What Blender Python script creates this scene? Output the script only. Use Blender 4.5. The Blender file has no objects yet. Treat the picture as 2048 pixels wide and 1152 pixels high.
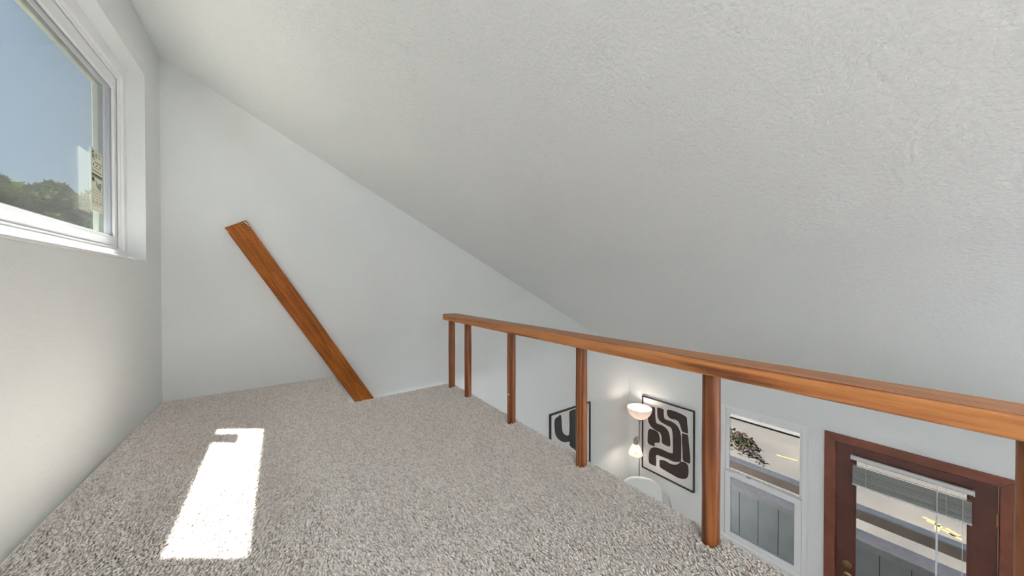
import bpy, bmesh, math, random
import numpy as np
from mathutils import Vector, Matrix

SC = bpy.context.scene
COL = SC.collection
random.seed(7)
RNG = np.random.default_rng(11)

# ------------------------------------------------------------------ dimensions (metres)
L = 2.75                       # loft floor level above the lower floor
XW, XD = -0.548, 3.965         # window wall face, door wall face
YA, YB = 2.618, -3.30          # plank wall face, wall behind the viewpoint
CEIL0, CSL = L + 1.685, -0.505 # ceiling underside z = CEIL0 + CSL*x
def zc(x): return CEIL0 + CSL * x

# ------------------------------------------------------------------ camera
cam_d = bpy.data.cameras.new('camera'); cam = bpy.data.objects.new('camera', cam_d); COL.objects.link(cam)
cam_d.sensor_width = 36.0; cam_d.lens = 36.0 * 630.3 / 2048.0; cam_d.clip_start = 0.02; cam_d.clip_end = 500
cam.location = (0, 0, L + 0.67)
cam.rotation_euler = (math.radians(90 - 0.466), 0, math.radians(-36.23))
SC.camera = cam

# ------------------------------------------------------------------ world, sun, exposure
SC.view_settings.view_transform = 'Standard'; SC.view_settings.look = 'None'
SC.view_settings.gamma = 1.0; SC.view_settings.exposure = 0.0
SC.view_settings.use_curve_mapping = False
W = bpy.data.worlds.new('sky'); SC.world = W; W.use_nodes = True
wn, wl = W.node_tree.nodes, W.node_tree.links
wn.clear()
w_out = wn.new('ShaderNodeOutputWorld'); w_bg = wn.new('ShaderNodeBackground')
w_tc = wn.new('ShaderNodeTexCoord'); w_sep = wn.new('ShaderNodeSeparateXYZ'); w_rmp = wn.new('ShaderNodeValToRGB')
wl.new(w_tc.outputs['Generated'], w_sep.inputs[0]); wl.new(w_sep.outputs['Z'], w_rmp.inputs[0])
wl.new(w_rmp.outputs[0], w_bg.inputs[0]); wl.new(w_bg.outputs[0], w_out.inputs[0])
w_rmp.color_ramp.elements[0].position = 0.0; w_rmp.color_ramp.elements[0].color = (0.55, 0.71, 0.88, 1)
w_rmp.color_ramp.elements[1].position = 0.8; w_rmp.color_ramp.elements[1].color = (0.34, 0.54, 0.85, 1)
w_bg.inputs[1].default_value = 0.95

sun_d = bpy.data.lights.new('sun', 'SUN'); sun_d.energy = 110.0; sun_d.angle = math.radians(0.53); sun_d.color = (1.0, 0.965, 0.92)
sun = bpy.data.objects.new('sun', sun_d); COL.objects.link(sun); sun.location = (-4, 3, 12)
sun.rotation_euler = Vector((1.0, -0.72, -2.56)).to_track_quat('-Z', 'Y').to_euler()
FILL_LOFT = 275.0  # power of the fill lamps added out of frame
FILL_ROOM = 105.0
FILL_UNDER = 36.0
SC.cycles.diffuse_bounces = 8; SC.cycles.max_bounces = 14; SC.cycles.transparent_max_bounces = 16
SC.cycles.caustics_reflective = False; SC.cycles.caustics_refractive = False
SC.cycles.sample_clamp_indirect = 12.0

# ------------------------------------------------------------------ materials
MATS = {}
def nodes_of(m): return m.node_tree.nodes, m.node_tree.links
def mat(name, col, rough=0.6, metal=0.0, bump=None, var=None, spec=0.5, coat=0.0, sub=None):
    """bump=(scale, strength, distance, detail); var=(scale, amount) colour mottling"""
    m = bpy.data.materials.new(name); m.use_nodes = True
    n, l = nodes_of(m); b = n['Principled BSDF']
    b.inputs['Base Color'].default_value = (*col, 1); b.inputs['Roughness'].default_value = rough
    b.inputs['Metallic'].default_value = metal; b.inputs['Specular IOR Level'].default_value = spec
    if coat: b.inputs['Coat Weight'].default_value = coat; b.inputs['Coat Roughness'].default_value = 0.2
    tc = n.new('ShaderNodeTexCoord')
    if var:
        t = n.new('ShaderNodeTexNoise'); t.inputs['Scale'].default_value = var[0]; t.inputs['Detail'].default_value = 5
        r = n.new('ShaderNodeValToRGB'); a = var[1]
        r.color_ramp.elements[0].position = 0.3; r.color_ramp.elements[1].position = 0.7
        r.color_ramp.elements[0].color = (*[c * (1 - a) for c in col], 1)
        r.color_ramp.elements[1].color = (*[min(1, c * (1 + a)) for c in col], 1)
        l.new(tc.outputs['Object'], t.inputs['Vector']); l.new(t.outputs['Fac'], r.inputs[0]); l.new(r.outputs[0], b.inputs['Base Color'])
    if bump:
        t = n.new('ShaderNodeTexNoise'); t.inputs['Scale'].default_value = bump[0]; t.inputs['Detail'].default_value = bump[3] if len(bump) > 3 else 3
        bn = n.new('ShaderNodeBump'); bn.inputs['Strength'].default_value = bump[1]; bn.inputs['Distance'].default_value = bump[2]
        l.new(tc.outputs['Object'], t.inputs['Vector']); l.new(t.outputs['Fac'], bn.inputs['Height']); l.new(bn.outputs[0], b.inputs['Normal'])
    MATS[name] = m
    return m

def wood(name, dark, mid, light, axis, rough=0.35, freq=38.0, bump=0.15, wear=0.0):
    """stained pine: streaks stretched along one object axis, with knots of colour and fine pores"""
    m = bpy.data.materials.new(name); m.use_nodes = True
    n, l = nodes_of(m); b = n['Principled BSDF']; b.inputs['Roughness'].default_value = rough
    b.inputs['Specular IOR Level'].default_value = 0.3; b.inputs['Coat Weight'].default_value = 0.04; b.inputs['Coat Roughness'].default_value = 0.3
    tc = n.new('ShaderNodeTexCoord'); mp = n.new('ShaderNodeMapping')
    s = [1.0, 1.0, 1.0]; s['XYZ'.index(axis)] = 0.045
    mp.inputs['Scale'].default_value = s
    l.new(tc.outputs['Object'], mp.inputs['Vector'])
    t1 = n.new('ShaderNodeTexNoise'); t1.inputs['Scale'].default_value = freq; t1.inputs['Detail'].default_value = 4; t1.inputs['Distortion'].default_value = 0.6
    t2 = n.new('ShaderNodeTexNoise'); t2.inputs['Scale'].default_value = freq * 9; t2.inputs['Detail'].default_value = 3
    t3 = n.new('ShaderNodeTexNoise'); t3.inputs['Scale'].default_value = 5.0; t3.inputs['Detail'].default_value = 2
    l.new(mp.outputs[0], t1.inputs['Vector']); l.new(mp.outputs[0], t2.inputs['Vector']); l.new(tc.outputs['Object'], t3.inputs['Vector'])
    wv = n.new('ShaderNodeTexWave'); wv.inputs['Scale'].default_value = freq * 0.55; wv.inputs['Distortion'].default_value = 7.0; wv.inputs['Detail'].default_value = 2
    wv.bands_direction = 'X' if axis != 'X' else 'Y'
    l.new(mp.outputs[0], wv.inputs['Vector'])
    mx = n.new('ShaderNodeMix'); mx.data_type = 'FLOAT'; mx.inputs['Factor'].default_value = 0.45
    l.new(t1.outputs['Fac'], mx.inputs['A']); l.new(wv.outputs['Fac'], mx.inputs['B'])
    mx2 = n.new('ShaderNodeMix'); mx2.data_type = 'FLOAT'; mx2.inputs['Factor'].default_value = 0.28
    l.new(mx.outputs['Result'], mx2.inputs['A']); l.new(t2.outputs['Fac'], mx2.inputs['B'])
    mx3 = n.new('ShaderNodeMix'); mx3.data_type = 'FLOAT'; mx3.inputs['Factor'].default_value = 0.22
    l.new(mx2.outputs['Result'], mx3.inputs['A']); l.new(t3.outputs['Fac'], mx3.inputs['B'])
    r = n.new('ShaderNodeValToRGB')
    e = r.color_ramp.elements; e[0].position = 0.36; e[0].color = (*dark, 1); e[1].position = 0.64; e[1].color = (*light, 1)
    x = e.new(0.49); x.color = (*mid, 1)
    l.new(mx3.outputs['Result'], r.inputs[0]); l.new(r.outputs[0], b.inputs['Base Color'])
    if wear:
        tw = n.new('ShaderNodeTexNoise'); tw.inputs['Scale'].default_value = 60; tw.inputs['Detail'].default_value = 6
        l.new(mp.outputs[0], tw.inputs['Vector'])
        rw = n.new('ShaderNodeValToRGB'); rw.color_ramp.elements[0].position = 0.70; rw.color_ramp.elements[1].position = 0.76
        mw = n.new('ShaderNodeMix'); mw.data_type = 'RGBA'
        l.new(tw.outputs['Fac'], rw.inputs[0]); l.new(rw.outputs[0], mw.inputs['Factor'])
        l.new(r.outputs[0], mw.inputs['A']); mw.inputs['B'].default_value = (*[min(1, c * 1.5 + 0.08 * wear) for c in light], 1)
        l.new(mw.outputs['Result'], b.inputs['Base Color'])
    bn = n.new('ShaderNodeBump'); bn.inputs['Strength'].default_value = bump; bn.inputs['Distance'].default_value = 0.002
    l.new(mx2.outputs['Result'], bn.inputs['Height']); l.new(bn.outputs[0], b.inputs['Normal'])
    MATS[name] = m
    return m

def emit(name, col, strength):
    m = bpy.data.materials.new(name); m.use_nodes = True
    n, l = nodes_of(m); n.remove(n['Principled BSDF'])
    e = n.new('ShaderNodeEmission'); e.inputs[0].default_value = (*col, 1); e.inputs[1].default_value = strength
    l.new(e.outputs[0], n['Material Output'].inputs[0]); MATS[name] = m
    return m

def glass(name, tint):
    """clear pane: straight-through light with Fresnel reflection on each face"""
    m = bpy.data.materials.new(name); m.use_nodes = True
    n, l = nodes_of(m); n.remove(n['Principled BSDF'])
    tr = n.new('ShaderNodeBsdfTransparent'); tr.inputs[0].default_value = (*tint, 1)
    gl = n.new('ShaderNodeBsdfGlossy'); gl.inputs['Roughness'].default_value = 0.0
    # Schlick reflectance, the same from either side of the pane
    ge = n.new('ShaderNodeNewGeometry'); dt = n.new('ShaderNodeVectorMath'); dt.operation = 'DOT_PRODUCT'
    l.new(ge.outputs['Normal'], dt.inputs[0]); l.new(ge.outputs['Incoming'], dt.inputs[1])
    def M(op, a, b_=None):
        q = n.new('ShaderNodeMath'); q.operation = op
        for i, v in enumerate((a, b_)):
            if v is None: continue
            if isinstance(v, (int, float)): q.inputs[i].default_value = v
            else: l.new(v, q.inputs[i])
        return q.outputs[0]
    fr = M('ADD', M('MULTIPLY', M('POWER', M('SUBTRACT', 1.0, M('ABSOLUTE', dt.outputs['Value'])), 5.0), 0.96), 0.04)
    mx = n.new('ShaderNodeMixShader')
    l.new(fr, mx.inputs[0]); l.new(tr.outputs[0], mx.inputs[1]); l.new(gl.outputs[0], mx.inputs[2])
    l.new(mx.outputs[0], n['Material Output'].inputs[0]); MATS[name] = m
    return m

def translucent(name, col, mix=0.6, em=0.0):
    m = bpy.data.materials.new(name); m.use_nodes = True
    n, l = nodes_of(m); n.remove(n['Principled BSDF'])
    a = n.new('ShaderNodeBsdfTranslucent'); a.inputs[0].default_value = (*col, 1)
    d = n.new('ShaderNodeBsdfDiffuse'); d.inputs[0].default_value = (*col, 1)
    mx = n.new('ShaderNodeMixShader'); mx.inputs[0].default_value = mix
    l.new(d.outputs[0], mx.inputs[1]); l.new(a.outputs[0], mx.inputs[2]); l.new(mx.outputs[0], n['Material Output'].inputs[0])
    MATS[name] = m
    return m

PAINT = mat('wall_paint', (0.785, 0.80, 0.80), 0.75, bump=(80, 0.25, 0.005, 4))
CEILP = mat('ceiling_paint', (0.785, 0.80, 0.80), 0.8, bump=(85, 0.42, 0.008, 5))
VINYL = mat('white_vinyl', (0.86, 0.86, 0.87), 0.35)
SAGE = mat('sage_trim', (0.55, 0.62, 0.50), 0.6, var=(20, 0.12))
RAILW = wood('rail_wood', (0.10, 0.029, 0.008), (0.285, 0.096, 0.026), (0.42, 0.17, 0.054), 'Y', 0.38, 60, wear=0.6)
BALW = wood('baluster_wood', (0.075, 0.020, 0.006), (0.155, 0.045, 0.013), (0.235, 0.078, 0.025), 'Z', 0.42, 44, wear=1.0)
PLANKW = wood('plank_wood', (0.13, 0.026, 0.003), (0.34, 0.085, 0.009), (0.48, 0.155, 0.022), 'Z', 0.45, 70, wear=0.5)
DOORP = mat('door_oxblood', (0.078, 0.023, 0.014), 0.45, var=(9, 0.2))
CASEP = mat('casing_redbrown', (0.155, 0.042, 0.021), 0.5, var=(12, 0.25))
BLACK = mat('black_frame', (0.012, 0.012, 0.012), 0.4)
PAPER = mat('art_paper', (0.72, 0.70, 0.68), 0.8)
INKB = mat('ink_brown_black', (0.035, 0.022, 0.018), 0.7)
INKC = mat('ink_charcoal', (0.03, 0.032, 0.034), 0.7)
BRASS = mat('aged_brass', (0.30, 0.21, 0.10), 0.35, metal=1.0)
STEEL = mat('grey_metal', (0.42, 0.40, 0.38), 0.4, metal=0.6)
SLAT = translucent('blind_slat_vinyl', (0.62, 0.63, 0.60), 0.25)
SLATD = translucent('blind_slat_shaded', (0.40, 0.41, 0.39), 0.2)  # darker copy of the slat colour, paints shade lines into the stack
HEADR = mat('blind_headrail', (0.62, 0.63, 0.63), 0.4)
CORD = mat('blind_cord', (0.75, 0.75, 0.73), 0.7)
CLEAR = mat('wand_plastic', (0.75, 0.77, 0.80), 0.15)
SHADE = translucent('frosted_shade', (0.84, 0.77, 0.72), 0.4)
WHITEP = mat('white_upholstery', (0.82, 0.82, 0.78), 0.45)
CHROME = mat('chrome', (0.7, 0.7, 0.7), 0.15, metal=1.0)
LFLOOR = mat('lower_floor_carpet', (0.45, 0.40, 0.36), 0.95, bump=(300, 0.6, 0.01))
SIDING = mat('grey_siding', (0.66, 0.69, 0.69), 0.7, var=(6, 0.08))
WEATH = mat('weathered_cap', (0.80, 0.80, 0.84), 0.75, var=(14, 0.12))
TRIMG = mat('pale_trim_board', (0.78, 0.77, 0.74), 0.7, var=(18, 0.1))
BEAMB = mat('brown_beam', (0.52, 0.41, 0.34), 0.75, var=(10, 0.12))
CONC = mat('concrete', (0.42, 0.40, 0.37), 0.9, var=(8, 0.1))
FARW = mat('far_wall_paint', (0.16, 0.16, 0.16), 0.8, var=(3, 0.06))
PORCHF = mat('porch_floor_paint', (0.45, 0.46, 0.46), 0.8, var=(10, 0.1))
YELLOW = mat('yellow_road_paint', (0.16, 0.13, 0.045), 0.8, var=(40, 0.2))
STICKP = mat('label_paper', (0.78, 0.77, 0.62), 0.6)
STICKK = mat('label_ink', (0.05, 0.055, 0.04), 0.7)
STICKG = mat('label_grey_ink', (0.30, 0.31, 0.24), 0.7)
STICKT = mat('label_tan_ink', (0.45, 0.36, 0.25), 0.7)
BARK = mat('bark', (0.10, 0.075, 0.05), 0.9)
LEAFD = translucent('leaf_dark_olive', (0.020, 0.026, 0.010), 0.15)
LEAFM = translucent('leaf_mid_green', (0.040, 0.048, 0.014), 0.2)
LEAFP = translucent('shadow_leaf_plum', (0.030, 0.018, 0.016), 0.2)  # dark leaf colour standing in for leaf shadows on the asphalt
UGLASS = glass('clear_glass', (0.97, 0.98, 0.975))
DGLASS = glass('tinted_glass', (0.56, 0.565, 0.57))

def ground_material():
    m = bpy.data.materials.new('asphalt_ground'); m.use_nodes = True
    n, l = nodes_of(m); b = n['Principled BSDF']; b.inputs['Roughness'].default_value = 0.9
    tc = n.new('ShaderNodeTexCoord')
    t = n.new('ShaderNodeTexNoise'); t.inputs['Scale'].default_value = 40; t.inputs['Detail'].default_value = 6
    t2 = n.new('ShaderNodeTexNoise'); t2.inputs['Scale'].default_value = 0.9; t2.inputs['Detail'].default_value = 4
    l.new(tc.outputs['Object'], t.inputs['Vector']); l.new(tc.outputs['Object'], t2.inputs['Vector'])
    r = n.new('ShaderNodeValToRGB'); e = r.color_ramp.elements
    e[0].position = 0.3; e[0].color = (0.031, 0.0285, 0.025, 1); e[1].position = 0.7; e[1].color = (0.047, 0.0435, 0.039, 1)
    r2 = n.new('ShaderNodeValToRGB'); e = r2.color_ramp.elements
    e[0].position = 0.4; e[0].color = (0.82, 0.82, 0.82, 1); e[1].position = 0.65; e[1].color = (1.25, 1.22, 1.16, 1)  # broad pale patches paint dappled sun into the asphalt colour
    mx = n.new('ShaderNodeMix'); mx.data_type = 'RGBA'; mx.blend_type = 'MULTIPLY'; mx.inputs['Factor'].default_value = 1
    l.new(t.outputs['Fac'], r.inputs[0]); l.new(t2.outputs['Fac'], r2.inputs[0]); l.new(r.outputs[0], mx.inputs['A']); l.new(r2.outputs[0], mx.inputs['B'])
    l.new(mx.outputs['Result'], b.inputs['Base Color'])
    return m
GROUND = ground_material()

def carpet_material():
    m = bpy.data.materials.new('carpet_yarn'); m.use_nodes = True
    n, l = nodes_of(m); b = n['Principled BSDF']; b.inputs['Roughness'].default_value = 0.95; b.inputs['Specular IOR Level'].default_value = 0.1
    b.inputs['Sheen Weight'].default_value = 0.25; b.inputs['Sheen Roughness'].default_value = 0.6
    g = n.new('ShaderNodeNewGeometry'); r = n.new('ShaderNodeValToRGB'); e = r.color_ramp.elements
    e[0].position = 0.0; e[0].color = (0.66, 0.57, 0.505, 1); e[1].position = 1.0; e[1].color = (0.96, 0.91, 0.87, 1)
    x = e.new(0.5); x.color = (0.87, 0.80, 0.745, 1)
    l.new(g.outputs['Random Per Island'], r.inputs[0]); l.new(r.outputs[0], b.inputs['Base Color'])
    return m
CARPET = carpet_material()

# ------------------------------------------------------------------ mesh helpers
def box(bm, lo, hi):
    v = [bm.verts.new((x, y, z)) for x in (lo[0], hi[0]) for y in (lo[1], hi[1]) for z in (lo[2], hi[2])]
    for f in ((0, 1, 3, 2), (4, 6, 7, 5), (0, 4, 5, 1), (2, 3, 7, 6), (0, 2, 6, 4), (1, 5, 7, 3)): bm.faces.new([v[i] for i in f])
def prism(bm, pts, axis, a, b):
    """2-D outline pts swept along axis from a to b; pts order: the other two axes in xyz order"""
    def P(p, t):
        q = list(p); q.insert('XYZ'.index(axis), t); return q
    A = [bm.verts.new(P(p, a)) for p in pts]; B = [bm.verts.new(P(p, b)) for p in pts]
    bm.faces.new(A); bm.faces.new(B[::-1])
    for i in range(len(pts)): bm.faces.new((A[i], B[i], B[(i + 1) % len(pts)], A[(i + 1) % len(pts)]))
def ring(bm, axis, a, b, o, h):
    """rectangular frame: outer o=(u0,v0,u1,v1), hole h; in the plane across axis, from a to b"""
    O = [(o[0], o[1]), (o[2], o[1]), (o[2], o[3]), (o[0], o[3])]; H = [(h[0], h[1]), (h[2], h[1]), (h[2], h[3]), (h[0], h[3])]
    def P(p, t):
        q = list(p); q.insert('XYZ'.index(axis), t); return q
    v = [[bm.verts.new(P(p, t)) for p in s] for s in (O, H) for t in (a, b)]   # Oa Ob Ha Hb
    for i in range(4):
        j = (i + 1) % 4
        bm.faces.new((v[0][i], v[0][j], v[2][j], v[2][i])); bm.faces.new((v[1][j], v[1][i], v[3][i], v[3][j]))
        bm.faces.new((v[0][j], v[0][i], v[1][i], v[1][j])); bm.faces.new((v[2][i], v[2][j], v[3][j], v[3][i]))
def tube(bm, pts, r, seg=10, cap=True):
    pts = [Vector(p) for p in pts]; rs = r if isinstance(r, (list, tuple)) else [r] * len(pts); prev = None; N = None
    rings = []
    for i, p in enumerate(pts):
        d = (pts[min(i + 1, len(pts) - 1)] - pts[max(i - 1, 0)]).normalized()
        if N is None: N = d.orthogonal().normalized()
        N = (N - d * N.dot(d)).normalized(); B = d.cross(N)
        rings.append([bm.verts.new(p + (N * math.cos(t) + B * math.sin(t)) * rs[i]) for t in [2 * math.pi * k / seg for k in range(seg)]])
    for a, b in zip(rings, rings[1:]):
        for k in range(seg): bm.faces.new((a[k], a[(k + 1) % seg], b[(k + 1) % seg], b[k]))
    if cap: bm.faces.new(rings[0][::-1]); bm.faces.new(rings[-1])
def lathe(bm, prof, c=(0, 0, 0), seg=28, axis='Z'):
    """profile [(r, h)] turned about an axis through c"""
    rings = []
    for r, h in prof:
        if r < 1e-5:
            q = Vector((0, 0, h)); rings.append([q]); continue
        rings.append([Vector((r * math.cos(2 * math.pi * k / seg), r * math.sin(2 * math.pi * k / seg), h)) for k in range(seg)])
    R = {'Z': Matrix.Identity(3), 'X': Matrix(((0, 0, 1), (0, 1, 0), (-1, 0, 0))), 'Y': Matrix(((1, 0, 0), (0, 0, 1), (0, -1, 0)))}[axis]
    rv = [[bm.verts.new(R @ q + Vector(c)) for q in s] for s in rings]
    for a, b in zip(rv, rv[1:]):
        for k in range(seg):
            k2 = (k + 1) % seg
            if len(a) == 1 and len(b) == 1: continue
            if len(a) == 1: bm.faces.new((a[0], b[k2], b[k]))
            elif len(b) == 1: bm.faces.new((a[k], a[k2], b[0]))
            else: bm.faces.new((a[k], a[k2], b[k2], b[k]))
def NB(): return bmesh.new()
def obj(name, bm, m, parent=None, smooth=False, bevel=0.0, loc=None):
    bmesh.ops.recalc_face_normals(bm, faces=bm.faces)
    me = bpy.data.meshes.new(name); bm.to_mesh(me); bm.free()
    if m is not None: me.materials.append(m)
    if smooth:
        me.polygons.foreach_set('use_smooth', [True] * len(me.polygons))
        try: me.set_sharp_from_angle(angle=math.radians(40))
        except Exception: pass
    o = bpy.data.objects.new(name, me); COL.objects.link(o)
    if parent is not None: o.parent = parent
    if loc is not None: o.location = loc
    if bevel:
        md = o.modifiers.new('bevel', 'BEVEL'); md.width = bevel; md.segments = 2; md.limit_method = 'ANGLE'; md.angle_limit = math.radians(35)
    return o
def boxo(name, lo, hi, m, parent=None, bevel=0.0):
    b = NB(); box(b, lo, hi); return obj(name, b, m, parent, bevel=bevel)
def ringo(name, axis, a, b, o, h, m, parent=None, bevel=0.0):
    bm = NB(); ring(bm, axis, a, b, o, h); return obj(name, bm, m, parent, bevel=bevel)
def empty(name, loc=(0, 0, 0), rz=0.0):
    o = bpy.data.objects.new(name, None); o.empty_display_size = 0.1; COL.objects.link(o); o.location = loc; o.rotation_euler = (0, 0, rz); return o
def tag(o, label=None, cat=None, group=None, kind=None):
    if label: o['label'] = label
    if cat: o['category'] = cat
    if group: o['group'] = group
    if kind: o['kind'] = kind
    return o
def struct(o, label=None, cat=None):
    return tag(o, label, cat, kind='structure')
def lab(o, label): o['label'] = label; return o

def wall_with_holes(name, x0, x1, u0, u1, v0, v1, holes, m):
    """upright slab between x0 and x1 spanning y u0..u1 and z v0..v1, with rectangular openings"""
    us = sorted({u0, u1, *[h[0] for h in holes], *[h[2] for h in holes]}); vs = sorted({v0, v1, *[h[1] for h in holes], *[h[3] for h in holes]})
    nu, nv = len(us) - 1, len(vs) - 1
    def solid(i, j):
        if not (0 <= i < nu and 0 <= j < nv): return False
        c, d = (us[i] + us[i + 1]) / 2, (vs[j] + vs[j + 1]) / 2
        return not any(h[0] < c < h[2] and h[1] < d < h[3] for h in holes)
    bm = NB(); V = {}
    def P(k, i, j):
        if (k, i, j) not in V: V[(k, i, j)] = bm.verts.new(((x0, x1)[k], us[i], vs[j]))
        return V[(k, i, j)]
    for i in range(nu):
        for j in range(nv):
            if not solid(i, j): continue
            for k in (0, 1): bm.faces.new((P(k, i, j), P(k, i + 1, j), P(k, i + 1, j + 1), P(k, i, j + 1)))
            if not solid(i - 1, j): bm.faces.new((P(0, i, j), P(0, i, j + 1), P(1, i, j + 1), P(1, i, j)))
            if not solid(i + 1, j): bm.faces.new((P(0, i + 1, j), P(0, i + 1, j + 1), P(1, i + 1, j + 1), P(1, i + 1, j)))
            if not solid(i, j - 1): bm.faces.new((P(0, i, j), P(0, i + 1, j), P(1, i + 1, j), P(1, i, j)))
            if not solid(i, j + 1): bm.faces.new((P(0, i, j + 1), P(0, i + 1, j + 1), P(1, i + 1, j + 1), P(1, i, j + 1)))
    return obj(name, bm, m)

# ------------------------------------------------------------------ the room shell
TW = 0.155
WIN_Z = (L + 0.785, L + 1.725)
UPPER = [(1.317, 2.373), (-1.36, -0.304)]          # clerestory opening, then an unseen one added for fill daylight
struct(wall_with_holes('wall_left', XW - TW, XW, YB - 0.15, YA + 0.15, -0.3, zc(XW), [(a, WIN_Z[0], b, WIN_Z[1]) for a, b in UPPER], PAINT), 'white painted wall with the high square window', 'wall')
WIN2 = (0.7286, 0.62, 1.47, 2.10); DOOR = (-0.262, -0.02, 0.567, 2.058)
struct(wall_with_holes('wall_right', XD, XD + 0.14, YB - 0.15, YA + 0.15, -0.3, zc(XD), [WIN2, (DOOR[0], -0.02, DOOR[2], DOOR[3])], PAINT), 'white painted wall with the red-brown door and sash window', 'wall')
b = NB(); prism(b, [(XW, -0.3), (XD, -0.3), (XD, zc(XD)), (XW, zc(XW))], 'Y', YA, YA + 0.15)
struct(obj('wall_back', b, PAINT), 'white gable wall carrying the slanted wooden board', 'wall')
b = NB(); prism(b, [(XW, -0.3), (XD, -0.3), (XD, zc(XD)), (XW, zc(XW))], 'Y', YB - 0.15, YB)
struct(obj('wall_front', b, PAINT), 'white gable wall behind the viewpoint', 'wall')
b = NB(); xe0, xe1 = -0.9027, 5.0
prism(b, [(xe0, zc(xe0)), (xe1, zc(xe1)), (xe1, zc(xe1) + 0.16), (xe0, zc(xe0) + 0.16)], 'Y', YB - 0.45, YA + 0.45)
struct(obj('ceiling', b, CEILP), 'sloping textured white ceiling running down to the door wall', 'ceiling')
struct(boxo('floor', (XW - TW, YB - 0.15, -0.3), (XD + 0.14, YA + 0.15, 0.0), LFLOOR), 'beige floor of the lower room', 'floor')
XE, YE, XO = 0.930, 1.955, 0.300                    # loft edge under the railing; edges of the opening by the board
b = NB(); prism(b, [(XW, YB), (XE, YB), (XE, YE), (XO, YE), (XO, YA), (XW, YA)], 'Z', L - 0.22, L - 0.004)
struct(obj('floor_loft', b, PAINT), 'white edged loft platform under the beige carpet', 'floor')

# ------------------------------------------------------------------ carpet pile on the loft
BAL_X, BAL_Y = 0.899, [1.893, 1.672, 1.232, 0.790, 0.352, -0.088, -0.528, -0.968, -1.408, -1.848, -2.288, -2.728, -3.168]
def carpet():
    fl = [(-0.540, XE + 0.006, -0.9, YE + 0.006), (-0.540, XO + 0.006, YE + 0.006, YA - 0.008)]
    dens = 41000
    P = []
    for x0, x1, y0, y1 in fl:
        st = 1.0 / math.sqrt(dens); nx, ny = max(2, int((x1 - x0) / st)), max(2, int((y1 - y0) / st))
        gx, gy = np.meshgrid((np.arange(nx) + .5) / nx * (x1 - x0) + x0, (np.arange(ny) + .5) / ny * (y1 - y0) + y0)
        p = np.stack([gx.ravel(), gy.ravel()], 1); p += RNG.uniform(-st * .5, st * .5, p.shape)
        p[:, 0] = np.clip(p[:, 0], x0, x1); p[:, 1] = np.clip(p[:, 1], y0, y1); P.append(p)
    P = np.concatenate(P)
    for yb in BAL_Y: P = P[(P[:, 0] - BAL_X) ** 2 + (P[:, 1] - yb) ** 2 > .0255 ** 2]      # pile parts round the posts
    n = len(P)
    x, y = P[:, 0], P[:, 1]
    # pile lies over in broad strokes left by a vacuum cleaner
    s = np.sin(2.1 * x + 1.1 * y + 0.6) + 0.8 * np.sin(3.7 * x - 2.3 * y + 1.9) + 0.5 * np.sin(7.9 * x + 3.1 * y) + 0.35 * np.sin(13 * x - 9 * y + .5)
    s = 0.6 * s + 1.5 * np.tanh((x - 0.06 + 0.07 * np.sin(4.2 * y + .8)) * 7)
    lean = -0.0100 * np.tanh(s)
    dx = lean * 0.75 + RNG.normal(0, .0022, n); dy = -lean * 0.65 + RNG.normal(0, .0022, n)
    near_edge = np.clip((x - (XE - 0.02)) / 0.02, 0, 1) * (y < YE + .01)
    dx += near_edge * 0.004
    h = RNG.uniform(.0075, .0125, n) * (1 - 0.25 * near_edge); r = RNG.uniform(.0023, .0036, n); a0 = RNG.uniform(0, 2 * np.pi, n)
    V = np.zeros((n, 7, 3)); z0 = L
    for k in range(3):
        a = a0 + 2 * np.pi * k / 3
        V[:, k] = np.stack([x + r * np.cos(a), y + r * np.sin(a), np.full(n, z0)], 1)
        a2 = a + .7
        V[:, 3 + k] = np.stack([x + dx * .7 + 1.22 * r * np.cos(a2), y + dy * .7 + 1.22 * r * np.sin(a2), z0 + h * .80], 1)
    V[:, 6] = np.stack([x + dx * 1.0, y + dy * 1.0, z0 + h], 1)
    T = np.array([(0, 1, 4), (0, 4, 3), (1, 2, 5), (1, 5, 4), (2, 0, 3), (2, 3, 5), (3, 4, 6), (4, 5, 6), (5, 3, 6)])
    F = (np.arange(n)[:, None, None] * 7 + T[None]).reshape(-1, 3)
    V = V.reshape(-1, 3)
    # backing sheet
    q = np.array([(XW, YB, L), (XE + .004, YB, L), (XE + .004, YE + .004, L), (XO + .004, YE + .004, L), (XO + .004, YA, L), (XW, YA, L), (XW, YE + .004, L)])
    q[:, 2] = L - 0.0005
    base = len(V); V = np.concatenate([V, q])
    bf = np.array([(0, 1, 2), (0, 2, 3), (0, 3, 6), (6, 3, 4), (6, 4, 5)]) + base
    F = np.concatenate([F, bf])
    me = bpy.data.meshes.new('carpet'); me.vertices.add(len(V)); me.vertices.foreach_set('co', V.ravel())
    me.loops.add(F.size); me.loops.foreach_set('vertex_index', F.ravel().astype(np.int32))
    me.polygons.add(len(F)); me.polygons.foreach_set('loop_start', np.arange(0, F.size, 3, dtype=np.int32))
    me.update(calc_edges=True); me.validate()
    me.polygons.foreach_set('use_smooth', np.ones(len(F), dtype=bool))
    me.materials.append(CARPET)
    o = bpy.data.objects.new('carpet', me); COL.objects.link(o)
    tag(o, 'beige plush carpet pile covering the loft floor', 'carpet', kind='stuff')
carpet()

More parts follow.
